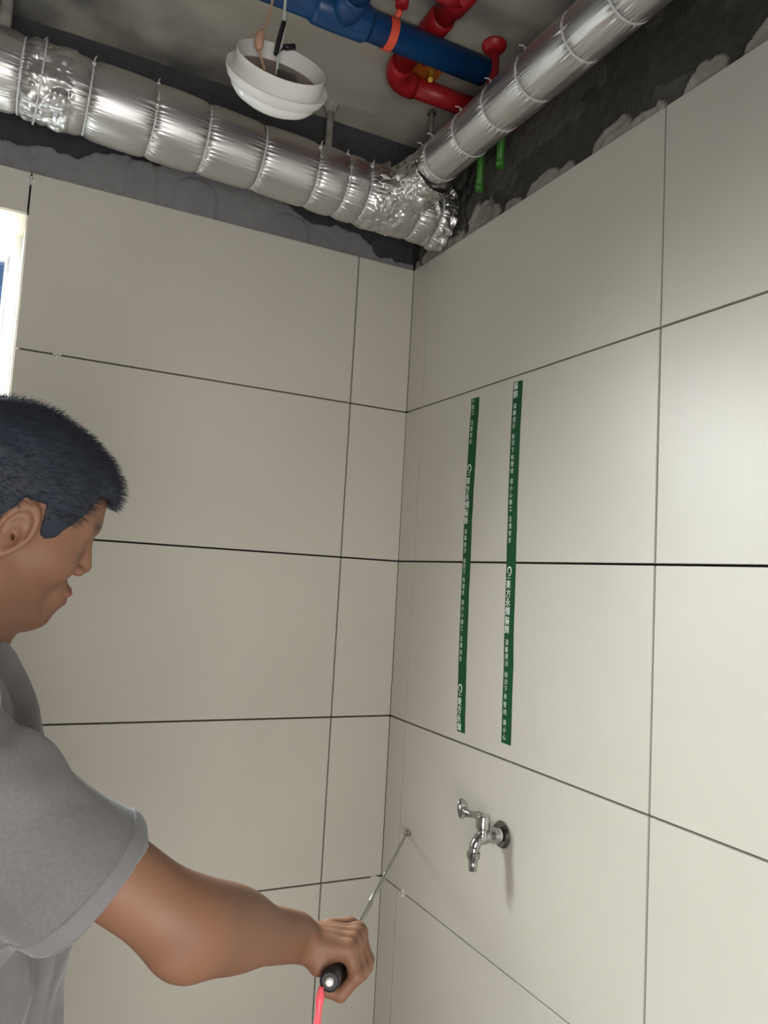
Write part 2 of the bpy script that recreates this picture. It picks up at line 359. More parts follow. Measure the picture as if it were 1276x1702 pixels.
# crumpled foil wrapped round the junction, elbow into the corner
me, _ = sleeve('foil_wrap', (-.118, -.285, 2.518), (-.145, -.15, 2.485), .056, .071, [.5], 0, 9, seg=220, crumple=[(-.02, .3)], mat=m_foil2, ds=.0018)
link('foil_wrap', me, pipe, label='crumpled bright foil patch at the junction')
me, _ = sleeve('foil_wrap', (-.232, -.152, 2.484), (-.155, -.152, 2.480), .0735, .0735, [.5], 0, 12, seg=260, crumple=[(-.02, .3)], mat=m_foil2, ds=.0018)
link('foil_wrap', me, pipe)
me, _ = sleeve('foil_elbow', (-.070, -.118, 2.487), (-.030, -.215, 2.490), .056, .048, [.04, .07, .095], .10, 15, seg=220, crumple=[(-.02, .3)], mat=m_foil2, ds=.0016)
link('foil_elbow', me, pipe)
V = [(-.205, -.14, 2.545), (-.165, -.16, 2.55), (-.158, -.135, 2.60), (-.188, -.14, 2.582), (-.2, -.135, 2.566)]
bm = bmesh.new(); vs = [bm.verts.new(v) for v in V]; bm.faces.new(vs); r = bmesh.ops.extrude_face_region(bm, geom=bm.faces[:])
for v in [x for x in r['geom'] if isinstance(x, bmesh.types.BMVert)]: v.co += Vector((.001, .003, 0))
me = bpy.data.meshes.new('foil_flap'); bm.to_mesh(me); bm.free(); me.materials.append(m_foil); link('foil_flap', rel(me), pipe)

# hanger rods
h1 = empty('pipe_hanger', 'pale grey hanger pipe dropping from the slab behind the wide foil pipe', 'hanger', (-.292, -.045, CEIL))
link('rod', tube('rod', [(0, 0, 0), (0, 0, -.10), (0, 0, -.19)], .0095, m_greypvc), h1)
V = lathe('cement_collar', [(.022, 0), (.020, -.006), (.014, -.012), (.0102, -.02)], m_greypvc, (0, 0, 0), (0, 0, 1), 24)
for v in V.vertices: v.co += Vector((mnoise.noise(v.co * 90), mnoise.noise(v.co * 90 + Vector((5, 0, 0))), 0)) * .006
link('cement_collar', V, h1, label='ragged cement collar')
h2 = empty('pipe_hanger', 'slim grey hanger rod between slab and narrow foil pipe near the corner', 'hanger', (-.063, -.166, CEIL))
link('rod', tube('rod', [(0, 0, 0), (0, 0, -.10), (0, 0, -.19)], .0058, m_greypvc), h2)
link('nut', lathe('nut', [(.011, -.004), (.011, -.014)], m_steel, (0, 0, 0), (0, 0, 1), 6), h2)
h3 = empty('pipe_hanger', 'grey hanger pipe at the far left end of the wide foil pipe', 'hanger', (-1.047, -.11, CEIL))
link('rod', tube('rod', [(0, 0, 0), (0, 0, -.08), (0, 0, -.16)], .0125, m_greypvc), h3)
link('nut', lathe('nut', [(.02, -.001), (.02, -.012)], m_steel, (0, 0, 0), (0, 0, 1), 6), h3)

# ------------------------------------------------------------------ coloured pipes under the slab
bp = empty('blue_pipe', 'blue plastic pipe with a tee under the concrete slab', 'pipe', (0, -.475, 2.655))
link('pipe_body', tube('pipe_body', [(-1.2, 0, 0), (-.6, 0, 0), (-.112, 0, 0)], .0295, m_blue, 32), bp)
tb = tube('tee_fitting', [(-.515, 0, 0), (-.505, 0, 0), (-.46, 0, 0), (-.40, 0, 0), (-.39, 0, 0)], [.030, .035, .036, .035, .030], m_blue, 32)
tb2 = tube('t2', [(-.452, 0, 0), (-.452, -.05, 0), (-.452, -.07, 0)], [.034, .034, .031], m_blue, 32)
link('tee_fitting', join_me('tee_fitting', [tb, tb2], m_blue), bp)
link('branch_pipe', tube('branch_pipe', [(-.452, -.06, 0), (-.452, -.9, 0)], .0295, m_blue, 32), bp)
rp = empty('red_pipe', 'red plastic pipe with an elbow passing over the blue pipe', 'pipe', (-.238, -.272, 2.7135))
link('pipe_body', tube('pipe_body', [(0, -1.2, 0), (0, -.05, 0)], .0245, m_red, 28), rp)
link('pipe_body', tube('pipe_body', [(.05, 0, 0), (.26, 0, 0)], .0245, m_red, 28), rp)
arc = [(.05 - .05 * math.sin(a), -.05 + .05 * math.cos(a), 0) for a in np.linspace(0, math.pi / 2, 9)]
link('elbow_fitting', tube('elbow_fitting', [(.062, 0, 0)] + arc + [(0, -.062, 0)], .0285, m_red, 28), rp)
link('coupling', tube('coupling', [(0, -.235, 0), (0, -.232, 0), (0, -.18, 0), (0, -.177, 0)], [.025, .0285, .0285, .025], m_red, 28), rp)
link('tee_fitting', join_me('tee_fitting', [tube('a', [(0, -.34, 0), (0, -.27, 0)], .0285, m_red, 28), tube('b', [(0, -.305, 0), (-.05, -.305, 0)], .0285, m_red, 28)], m_red), rp)
rd = empty('red_riser', 'dark red vertical pipe with a round cap on the slab beside the narrow foil pipe', 'pipe', (-.074, -.452, CEIL))
link('pipe_body', tube('pipe_body', [(0, 0, 0), (0, 0, -.10), (0, 0, -.13), (.02, .012, -.15), (.09, .02, -.155)], .0125, m_red, 20), rd)
link('cap', lathe('cap', [(.0, -.002), (.026, -.002), (.028, -.008), (.024, -.016), (.014, -.022)], m_red, (0, 0, 0), (0, 0, 1), 24), rd)
rc = empty('pipe_clamp', 'red drop pipe ending in a bright red strap around the blue pipe', 'clamp', (-.345, -.475, CEIL))
link('drop_pipe', tube('drop_pipe', [(.0, -.055, 0), (.0, -.055, -.04), (0, -.05, -.07)], .013, m_red, 20), rc)
V = []; F = []; n = 28
for k in range(n):
    th = 2 * math.pi * k / n
    for xx, rr in ((-.009, .0298), (-.009, .0318), (.009, .0318), (.009, .0298)): V.append((xx, rr * math.cos(th), -.095 + rr * math.sin(th)))
for k in range(n):
    for q in range(4): a = k * 4 + q; b = k * 4 + (q + 1) % 4; F.append((a, b, ((k + 1) % n) * 4 + (q + 1) % 4, ((k + 1) % n) * 4 + q))
me = bpy.data.meshes.new('strap'); me.from_pydata(V, [], F); me.materials.append(m_redstrap); link('strap', me, rc, label='bright red strap')
link('bolt', lathe('bolt', [(.007, 0), (.007, .008), (.004, .012)], m_redstrap, (0, -.034, -.078), (0, -1, .4), 6), rc)
def jbox(loc, rz, label):
    j = empty('junction_box', label, 'junction box', loc); j.rotation_euler.z = rz; a = .037; t = .003; d = -.006
    link('rim', multi_box('rim', [(-a, a, -a, -a + t, d, 0), (-a, a, a - t, a, d, 0), (-a, -a + t, -a, a, d, 0), (a - t, a, -a, a, d, 0)], m_orange), j)
    link('back_plate', box_me('back_plate', -a + t, a - t, -a + t, a - t, -.003, 0, m_orange), j)
    link('conduit_stub', tube('conduit_stub', bez([(.012, -.005, -.003), (.01, -.008, -.02), (.002, -.02, -.038)], 5), .006, m_yellow, 12), j, label='yellow corrugated conduit stub')
    link('knockout', lathe('knockout', [(.006, -.001), (.006, -.006), (.004, -.008)], m_steel, (-.016, -.018, 0), (0, 0, 1), 12), j)
jbox((-.158, -.296, CEIL), .0, 'orange square junction box with a yellow stub, in the nook of the red elbow')
jbox((-.435, -.375, CEIL), .0, 'orange square junction box half hidden above the blue tee')
cs = empty('steel_channel', 'thin grey steel channel strip on the slab behind the blue pipe', 'bracket', (-.3, -.402, CEIL))
link('strip', multi_box('strip', [(-.14, .09, -.010, .010, -.002, 0), (-.14, .09, -.010, -.008, -.012, -.002), (-.14, .09, .008, .010, -.012, -.002)], m_steel), cs)
link('screw', lathe('screw', [(.004, -.002), (.004, -.005)], m_steel, (.04, 0, 0), (0, 0, 1), 6), cs)
for i, (y, zb, lb) in enumerate(((-.324, 2.490, 'bright green vertical tube by the right wall, nearer the corner'), (-.405, 2.512, 'green vertical tube by the right wall, farther from the corner'))):
    g = empty('green_tube', lb, 'tube', (-.012, y, zb), 'green water tubes behind the narrow foil pipe')
    link('tube_body', tube('tube_body', [(0, 0, -.012), (0, 0, .1), (0, 0, .17), (.012, 0, .19)], .0092, m_green, 16), g)
    link('socket', tube('socket', [(0, 0, .01 - .012), (0, 0, .0)], .0115, m_green, 16), g)

# ------------------------------------------------------------------ dangling ceiling light
LN = Vector((-.041, -.802, .596)).normalized(); LP = Vector((-.612, -.596, 2.387))
lamp = empty('ceiling_light', 'round white flush ceiling light dangling tilted on its wires', 'light fixture', LP)
O = (0, 0, 0)
link('trim_ring', lathe('trim_ring', [(.066, -.001), (.0875, .010), (.0895, .0105), (.0885, .004), (.084, -.006), (.076, -.012), (.070, -.011), (.066, -.001)], m_white, O, LN, 72, cap=False), lamp)
link('diffuser', lathe('diffuser', [(.077, -.010), (.075, -.019), (.066, -.029), (.050, -.037), (.030, -.041), (.010, -.0425), (.0005, -.0425)], m_dome, O, LN, 72, cap=False), lamp, label='glossy white domed diffuser')
link('housing', lathe('housing', [(.0005, .004), (.077, .004), (.077, .036), (.0755, .036), (.0755, .008)], m_white, O, LN, 72, cap=False), lamp, label='open cylindrical back housing')
link('back_plate', lathe('back_plate', [(.0752, .005), (.0752, .0075), (.03, .0085), (.0005, .0085)], M('shaded_backplate', (.20, .165, .135), .6), O, LN, 64, cap=False), lamp, label='inner plate with painted-in brownish shade')  # brownish colour paints in the shade inside the housing
link('driver_box', box_me('driver_box', -.0, .034, -.024, .024, .0, .006, m_black, .001), lamp).matrix_local = Matrix.Translation(LN * .009) @ LN.to_track_quat('Z', 'Y').to_matrix().to_4x4()
c = -LP
def W(x, y, z): return Vector((x, y, z)) - LP
link('wire', tube('wire', bez([W(-.62, -.60, CEIL), W(-.625, -.585, 2.56), W(-.632, -.59, 2.50), W(-.645, -.60, 2.462), W(-.646, -.60, 2.43), W(-.635, -.60, 2.40)], 8), .0022, m_pink, 10), lamp, label='pink wire')
link('tape_wrap', tube('tape_wrap', bez([W(-.644, -.60, 2.468), W(-.649, -.602, 2.45), W(-.648, -.601, 2.43)], 4), [.004, .006, .0075, .008, .008, .0085, .008, .0065, .004], m_pink, 10), lamp, label='pinkish taped splice')
link('wire', tube('wire', bez([W(-.60, -.60, CEIL), W(-.604, -.59, 2.56), W(-.604, -.59, 2.50)], 6), .0026, m_lightwire, 10), lamp, label='pale wire')
link('tape_wrap', tube('tape_wrap', bez([W(-.604, -.59, 2.505), W(-.611, -.592, 2.47), W(-.615, -.594, 2.44)], 6), .0048, m_black, 10), lamp, label='black taped splice')
link('wire', tube('wire', bez([W(-.600, -.59, 2.51), W(-.606, -.592, 2.47), W(-.611, -.594, 2.44), W(-.611, -.592, 2.39)], 6), .0024, m_lightwire, 10), lamp, label='pale wire')
link('wire', tube('wire', bez([W(-.612, -.59, 2.44), W(-.607, -.59, 2.452), W(-.597, -.59, 2.462)], 5), .0022, m_black, 8), lamp, label='black wire')
link('tape_wrap', tube('tape_wrap', [W(-.600, -.59, 2.460), W(-.599, -.59, 2.461), W(-.582, -.59, 2.468)], [.004, .0055, .0055], m_black, 8), lamp, label='black tape stub')

# ------------------------------------------------------------------ green pipe-warning tapes
def font_mesh(ch, size, bold=.0):
    cu = bpy.data.curves.new('g', 'FONT'); cu.body = ch; cu.size = size; cu.align_x = 'CENTER'; cu.align_y = 'CENTER'; cu.offset = bold * size; cu.resolution_u = 2
    o = bpy.data.objects.new('g', cu); COL.objects.link(o); bpy.context.view_layer.update()
    me = bpy.data.meshes.new_from_object(o.evaluated_get(bpy.context.evaluated_depsgraph_get()))
    bpy.data.objects.remove(o); bpy.data.curves.remove(cu); return me
GL = {}
def glyph(ch, big):
    if (ch, big) not in GL:
        me = font_mesh(ch, 1.0, .009 if big else .0)
        co = np.array([v.co[:] for v in me.vertices]); me2 = me
        if len(co):
            mid = (co.max(0) + co.min(0)) / 2
            for v in me.vertices: v.co = v.co - Vector(mid)
        me2.materials.clear(); me2.materials.append(m_ink)
        for p in me2.polygons: p.material_index = 0
        me2.name = 'character'; GL[(ch, big)] = me2
    return GL[(ch, big)]
TX1 = [('心', -.321, 1.975), ('施', -.321, 1.959), ('工', -.322, 1.945), ('注', -.32, 1.923), ('意', -.319, 1.908), ('安', -.319, 1.893), ('全', -.318, 1.879), ('@', -.317, 1.815), ('東', -.316, 1.787), ('方', -.315, 1.768), ('永', -.315, 1.75), ('輝', -.316, 1.731), ('裝', -.314, 1.713), ('飾', -.314, 1.695), ('温', -.315, 1.67), ('馨', -.315, 1.655), ('提', -.315, 1.64), ('示', -.316, 1.626), ('标', -.316, 1.603), ('识', -.316, 1.59), ('下', -.316, 1.576), ('有', -.316, 1.56), ('管', -.316, 1.545), ('线', -.315, 1.531), ('请', -.316, 1.509), ('小', -.317, 1.495), ('心', -.317, 1.481), ('施', -.317, 1.465), ('工', -.317, 1.45), ('注', -.317, 1.428), ('意', -.318, 1.413), ('安', -.318, 1.397), ('全', -.318, 1.383), ('@', -.321, 1.317), ('東', -.322, 1.289), ('方', -.323, 1.271), ('永', -.323, 1.252), ('輝', -.325, 1.233)]
TX2 = [('裝', -.483, 1.977), ('飾', -.483, 1.959), ('温', -.482, 1.934), ('馨', -.482, 1.919), ('提', -.482, 1.904), ('示', -.481, 1.89), ('标', -.481, 1.868), ('识', -.481, 1.854), ('下', -.481, 1.838), ('有', -.481, 1.823), ('管', -.481, 1.809), ('线', -.481, 1.794), ('请', -.481, 1.772), ('小', -.481, 1.757), ('心', -.481, 1.743), ('施', -.481, 1.728), ('工', -.482, 1.713), ('注', -.482, 1.692), ('意', -.483, 1.677), ('安', -.483, 1.662), ('全', -.483, 1.648), ('@', -.485, 1.582), ('東', -.485, 1.555), ('方', -.486, 1.536), ('永', -.486, 1.518), ('輝', -.486, 1.499), ('裝', -.486, 1.48), ('飾', -.486, 1.462), ('温', -.488, 1.436), ('馨', -.488, 1.421), ('提', -.489, 1.407), ('示', -.49, 1.392), ('标', -.49, 1.37), ('识', -.49, 1.355), ('下', -.49, 1.341), ('有', -.49, 1.326), ('管', -.49, 1.31), ('线', -.491, 1.295), ('请', -.491, 1.274), ('小', -.492, 1.259), ('心', -.492, 1.245)]
def tape(corners, text, label):
    # corners (y, z): top-left, top-right, bottom-left, bottom-right; the tape bows a little as it was stuck on
    (a, az), (b, bz), (c_, cz), (d, dz) = corners; yc = (a + d) / 2; base = Vector((-.0004, yc, (az + cz) / 2))
    V = []; F = []; n = 24
    ctr = {round(z, 3): y for ch, y, z in text}; zz = sorted(ctr); off = np.mean([y for _, y, _ in text])
    for i in range(n + 1):
        t = i / n; zt = az + (cz - az) * t; ym = np.interp(zt, [z for z in zz], [ctr[z] for z in zz]) - (.0085 if label.startswith('left') else .0075)
        wdt = .0162 + (.0005 if i % 2 else 0) * 0
        lift = .0005
        for yy, z2 in ((ym + wdt, zt), (ym - wdt, zt + (bz - az) * (1 - t) + (dz - cz) * t)):
            V.append(Vector((-lift, yy, z2)) - base); V.append(Vector((.0002, yy, z2)) - base)
    for i in range(n):
        a4 = i * 4; F += [(a4, a4 + 2, a4 + 6, a4 + 4), (a4 + 2, a4 + 3, a4 + 7, a4 + 6), (a4 + 1, a4, a4 + 4, a4 + 5)]
    F += [(0, 1, 3, 2), (n * 4, n * 4 + 2, n * 4 + 3, n * 4 + 1)]
    me = bpy.data.meshes.new('warning_tape'); me.from_pydata(V, [], F); me.materials.append(m_green_tape)
    o = link('warning_tape', me); o.location = base; o['label'] = label; o['category'] = 'tape'; o['group'] = 'green warning tapes above the tap'
    for ch, y, z in text:
        if ch == '@': continue
        big = ch in '東方永輝裝飾'; k = .0185 if big else .0125
        c_ = link('character', glyph(ch, big), o); c_.location = Vector((-.0008, y - .0010, z)) - base; c_.rotation_euler = Matrix(((0, 0, -1), (-1, 0, 0), (0, 1, 0))).to_euler(); c_.scale = (k * .9, k, k)
    for ch, y, z in text:
        if ch != '@': continue
        # open ring with an inward curl and a tiny line of print below
        pts = [];
        for i in range(30):
            t = i / 29; th = math.radians(-110 + 430 * t); r = .0086 * (1 - .62 * max(0, t - .35) / .65); pts.append((r * math.cos(th) * .85, r * math.sin(th) * 1.12, (.0026 * math.sin(math.pi * min(1, t * 1.1 + .08)) + .0007)))
        V = []; F = []
        for i, (px, pz, wd) in enumerate(pts):
            q = pts[min(i + 1, 29)]; p_ = pts[max(i - 1, 0)]; dx, dz2 = q[0] - p_[0], q[1] - p_[1]; l = math.hypot(dx, dz2) or 1; nx, nz = -dz2 / l * wd / 2, dx / l * wd / 2
            V += [(-.0008, -(px + nx), pz + nz), (-.0008, -(px - nx), pz - nz)]
        for i in range(29): F.append((2 * i, 2 * i + 1, 2 * i + 3, 2 * i + 2))
        n0 = len(V)
        for k in range(6):
            yy = -.0068 + k * .0024; V += [(-.0008, -yy, -.0135), (-.0008, -(yy + .0017), -.0135), (-.0008, -(yy + .0017), -.0150), (-.0008, -yy, -.0150)]; F.append(tuple(n0 + 4 * k + q for q in range(4)))
        me = bpy.data.meshes.new('swirl_emblem'); me.from_pydata([Vector(v) + Vector((0, y - .0014, z)) - Vector((0, base.y, base.z)) + Vector((-base.x, 0, 0)) for v in V], [], F); me.materials.append(m_ink)
        link('swirl_emblem', me, o)
    return o
tape([(-.31, 1.980), (-.342, 1.979), (-.315, 1.2225), (-.346, 1.223)], TX1, 'left one of the two vertical green warning tapes, nearer the corner')
tape([(-.471, 1.987), (-.505, 1.985), (-.483, 1.2325), (-.512, 1.232)], TX2, 'right one of the two vertical green warning tapes, set slightly higher')

# ------------------------------------------------------------------ wall tap
tap = empty('wall_tap', 'chrome lever tap on the right wall below the green tapes', 'tap', (0, -.5, 1.055))
link('flange', lathe('flange', [(.0262, .0), (.0262, .004), (.0225, .008), (.018, .006), (.013, .005)], M('dark_chrome', (.22, .22, .20), .2, 1.0), (-.0005, 0, 0), (-1, 0, 0), 40), tap, label='dark chrome wall flange')
link('thread_seal', lathe('thread_seal', [(.0105, 0), (.0125, .001), (.0125, .007), (.0105, .008)], m_white, (-.007, 0, 0), (-1, 0, 0), 28), tap, label='white seal ring')
body = lathe('b', [(.0135, 0), (.0155, .002), (.0155, .012), (.0125, .016), (.012, .03), (.010, .034)], m_chrome, (-.014, 0, -.001), (-1, 0, .03), 32)
spout = tube('s', bez([(-.028, 0, 0), (-.040, 0, -.004), (-.052, 0, -.003), (-.062, 0, -.009), (-.067, 0, -.020), (-.0685, 0, -.028)], 6), [.0112] * 8 + [.0122] * 8 + [.0112] * 8 + [.0102] * 7, m_chrome, 24)
link('body', join_me('body', [body, spout], m_chrome), tap)
link('stem', lathe('stem', [(.0125, 0), (.0118, .01), (.0105, .012), (.0105, .017), (.0145, .019), (.0145, .041), (.0130, .0445), (.0001, .0455)], m_chrome, (-.049, 0, -.003), (0, 0, 1), 32), tap)
lev = tube('lv', bez([(-.049, .004, .038), (-.053, .02, .036), (-.058, .040, .034), (-.060, .052, .036)], 5), [.0085] * 5 + [.0072] * 5 + [.0085] * 6, m_chrome, 16)
pad = bmesh.new(); bmesh.ops.create_uvsphere(pad, u_segments=24, v_segments=14, radius=1)
for v in pad.verts:
    x, y, z = v.co; v.co = Vector((-.060 + x * .013 - z * .002, .056 + y * .006 + .004 * z * z, .040 + z * .019 + (-.004 if z < 0 else 0)))
pm = bpy.data.meshes.new('p'); pad.to_mesh(pm); pad.free(); pm.materials.append(m_chrome)
for p in pm.polygons: p.use_smooth = True
link('lever', join_me('lever', [lev, pm], m_chrome), tap)
link('hose_nozzle', lathe('hose_nozzle', [(.0105, 0), (.0136, -.002), (.0136, -.008), (.0130, -.013), (.0098, -.015), (.0098, -.019), (.0084, -.021), (.0096, -.026), (.0084, -.028), (.0084, -.037)], m_chrome, (-.0685, 0, -.026), (0, 0, 1), 28), tap)

# ------------------------------------------------------------------ implicit-surface modelling
def sd_cap(P, a, b, ra, rb):
    a = np.asarray(a, np.float32); b = np.asarray(b, np.float32); d = b - a; t = np.clip(((P - a) @ d) / (d @ d), 0, 1)
    return np.linalg.norm(P - a - t[:, None] * d, axis=1) - (ra + (rb - ra) * t)
def sd_ell(P, c, r, ax=None):
    q = P - np.asarray(c, np.float32)
    if ax is not None: q = q @ np.asarray(ax, np.float32).T
    r = np.asarray(r, np.float32); k0 = np.linalg.norm(q / r, axis=1); k1 = np.linalg.norm(q / (r * r), axis=1) + 1e-9
    return k0 * (k0 - 1) / k1
def smin(a, b, k):
    h = np.clip(.5 + .5 * (b - a) / k, 0, 1); return b + (a - b) * h - k * h * (1 - h)
def smax(a, b, k): return -smin(-a, -b, k)
def mesh_sdf(f, lo, hi, h, margin=1.0):
    lo = np.array(lo, np.float32); n = 8; B = n * h; nb = np.ceil((np.array(hi) - lo) / B).astype(int)
    bi = np.stack(np.meshgrid(*[np.arange(k) for k in nb], indexing='ij'), -1).reshape(-1, 3)
    ctr = lo + (bi + .5) * B; d = np.concatenate([f(c.astype(np.float32)) for c in np.array_split(ctr, max(1, len(ctr) // 200000))])
    bi = bi[np.abs(d) < B * .87 * 1.35 * margin + .004]
    g = np.stack(np.meshgrid(*[np.arange(n + 1)] * 3, indexing='ij'), -1).reshape(-1, 3)
    NX = (nb * n + 2).astype(np.int64)
    def key(c): return (c[..., 0] * NX[1] + c[..., 1]) * NX[2] + c[..., 2]
    VK = []; VP = []; EK = []; 
    for ch in np.array_split(bi, max(1, len(bi) // 400)):
        if not len(ch): continue
        gi = ch[:, None, :] * n + g[None]; P = (lo + gi * h).astype(np.float32)
        D = f(P.reshape(-1, 3)).reshape(len(ch), n + 1, n + 1, n + 1).astype(np.float32)
        S = D < 0; cnt = 0; acc = np.zeros((len(ch), n, n, n, 3), np.float32); num = np.zeros((len(ch), n, n, n), np.float32)
        sl = [slice(0, n), slice(1, n + 1)]
        for axis in range(3):
            o = [q for q in range(3) if q != axis]
            for u in (0, 1):
                for v in (0, 1):
                    i0 = [0, 0, 0]; i0[o[0]] = u; i0[o[1]] = v; i1 = list(i0); i1[axis] = 1
                    a = D[(slice(None),) + tuple(sl[q] for q in i0)]; b = D[(slice(None),) + tuple(sl[q] for q in i1)]
                    cr = (a < 0) != (b < 0); t = np.where(cr, a / np.where(cr, a - b, 1), 0)
                    off = np.zeros(cr.shape + (3,), np.float32)
                    off[..., 0] = i0[0]; off[..., 1] = i0[1]; off[..., 2] = i0[2]; off[..., axis] = t
                    acc += off * cr[..., None]; num += cr
        has = num > 0; idx = np.argwhere(has)
        cell = ch[idx[:, 0]] * n + idx[:, 1:]
        VK.append(key(cell.astype(np.int64))); VP.append(lo + (cell + acc[has] / num[has][:, None]) * h)
        for axis in range(3):
            i1 = [0, 0, 0]; i1[axis] = 1
            a = S[:, :n, :n, :n]; b = S[(slice(None),) + tuple(sl[q] for q in i1)]
            e = np.argwhere(a != b)
            c = (ch[e[:, 0]] * n + e[:, 1:]).astype(np.int64); s = a[tuple(e.T)]
            EK.append(np.concatenate([c, np.full((len(c), 1), axis), s[:, None].astype(np.int64)], 1))
    VK = np.concatenate(VK); VP = np.concatenate(VP); VK, ui = np.unique(VK, return_index=True); VP = VP[ui]; E = np.concatenate(EK)
    Fs = []
    for axis in range(3):
        e = E[E[:, 3] == axis]; o = [(axis + 1) % 3, (axis + 2) % 3]; q = []
        for du, dv in ((0, 0), (1, 0), (1, 1), (0, 1)):
            c = e[:, :3].copy(); c[:, o[0]] -= du; c[:, o[1]] -= dv; k = key(c); j = np.searchsorted(VK, k); j = np.clip(j, 0, len(VK) - 1); ok = VK[j] == k; q.append(np.where(ok, j, -1))
        q = np.stack(q, 1); good = (q >= 0).all(1); q = q[good]; s = e[good, 4] == 1
        q[~s] = q[~s][:, ::-1]; Fs.append(q)
    return VP, np.concatenate(Fs)
def relax(V, F, it=2, lam=.5):
    for _ in range(it):
        acc = np.zeros_like(V); cnt = np.zeros(len(V))
        for a, b in ((0, 1), (1, 2), (2, 3), (3, 0)):
            np.add.at(acc, F[:, a], V[F[:, b]]); np.add.at(acc, F[:, b], V[F[:, a]]); np.add.at(cnt, F[:, a], 1); np.add.at(cnt, F[:, b], 1)
        V = V + lam * (acc / np.maximum(cnt, 1)[:, None] - V)
    return V

# ------------------------------------------------------------------ the person
person = empty('person', 'person in a grey t-shirt with short black hair, head bent, arm reaching to the wall', 'person', (-1.02, -.88, 0))
PB = Vector((-1.02, -.88, 0))
HO = np.array((-.965, -.836, 1.601)); pt = .2663; yw = .2142; rl = .2755
Fh = np.array((math.cos(pt) * math.cos(yw), math.cos(pt) * math.sin(yw), -math.sin(pt))); Yh = np.array((-math.sin(yw), math.cos(yw), 0)); Zh = np.cross(Fh, Yh)
Yh, Zh = math.cos(rl) * Yh + math.sin(rl) * Zh, -math.sin(rl) * Yh + math.cos(rl) * Zh
HM = np.stack([Fh, Yh, Zh]).astype(np.float32); HOf = HO.astype(np.float32)
def hl(p): return HO + p[0] * Fh + p[1] * Yh + p[2] * Zh         # head-local to world
def toL(P): return (P - HOf) @ HM.T
def cranium(q):
    d = sd_ell(q, (-.014, 0, .038), (.100, .077, .080))
    return smin(d, sd_ell(q, (.026, 0, .026), (.066, .064, .062)), .03)
def head_sdf(P):
    q = toL(P); s = q.copy(); s[:, 1] = np.abs(s[:, 1])
    d = cranium(q)
    d = smin(d, sd_ell(q, (.030, 0, -.022), (.060, .062, .080)), .025)
    d = smin(d, sd_cap(s, (.0, .052, -.062), (.062, .020, -.104), .018, .016), .03)            # jaw
    d = smin(d, sd_ell(q, (.074, 0, -.104), (.018, .022, .016)), .015)                          # chin
    d = smin(d, sd_ell(s, (.050, .045, -.030), (.028, .020, .022)), .02)                        # cheek
    d = smin(d, sd_cap(s, (.084, .012, .020), (.070, .046, .018), .010, .009), .014)            # brow
    d = smin(d, sd_ell(q, (.080, 0, -.074), (.020, .028, .022)), .016)                          # muzzle
    d = smax(d, -sd_ell(s, (.094, .033, -.002), (.018, .019, .013)), .010)                      # eye sockets
    d = smin(d, sd_ell(s, (.069, .032, -.002), (.015, .018, .012)), .006)                       # lids
    d = smin(d, sd_cap(q, (.087, 0, .010), (.104, 0, -.031), .0075, .0090), .010)               # nose
    d = smin(d, sd_ell(s, (.095, .010, -.037), (.010, .007, .0068)), .005)
    d = smax(d, -sd_ell(s, (.103, .0065, -.046), (.005, .0034, .004)), .002)
    d = smin(d, sd_ell(q, (.0945, 0, -.0655), (.0085, .022, .0060)), .005)                      # lips
    d = smin(d, sd_ell(q, (.0920, 0, -.0775), (.0085, .019, .0065)), .005)
    d = smax(d, -sd_cap(s, (.1045, 0, -.0712), (.090, .026, -.0722), .0014, .0012), .003)
    # ears
    ex, ey, ez = -.007, .0735, -.004
    tl = math.radians(14); axm = np.array([[math.cos(tl), 0, -math.sin(tl)], [0, 1, 0], [math.sin(tl), 0, math.cos(tl)]], np.float32)
    fl = math.radians(22); axm = np.array([[math.cos(fl), math.sin(fl), 0], [-math.sin(fl), math.cos(fl), 0], [0, 0, 1]], np.float32) @ axm
    e = (s - np.array((ex, ey + .006, ez), np.float32)) @ axm.T
    w_ = .0175 * (1 - .35 * np.clip(-e[:, 2] / .032, 0, 1)); rr = np.sqrt((e[:, 0] / w_) ** 2 + (e[:, 2] / .033) ** 2)
    disc = np.maximum((rr - 1) * .016, np.abs(e[:, 1]) - .0035)
    rim = np.sqrt(((rr - .88) * .016) ** 2 + (e[:, 1] - .0025) ** 2) - .0036
    ear = smin(disc, rim, .003)
    bowl = np.sqrt(((e[:, 0] - .002) / .0085) ** 2 + ((e[:, 2] + .004) / .013) ** 2 + ((e[:, 1] - .006) / .0075) ** 2) - 1
    ear = smax(ear, -bowl * .007, .003)
    groove = np.sqrt(((rr - .62) * .016) ** 2 + (e[:, 1] - .0042) ** 2) - .0022
    ear = smax(ear, -np.where(e[:, 2] > -.008, groove, 1), .002)
    ear = smin(ear, sd_ell(e, (.0125, .001, -.006), (.004, .004, .006)), .002)                  # tragus
    d = smin(d, ear, .006)
    return d
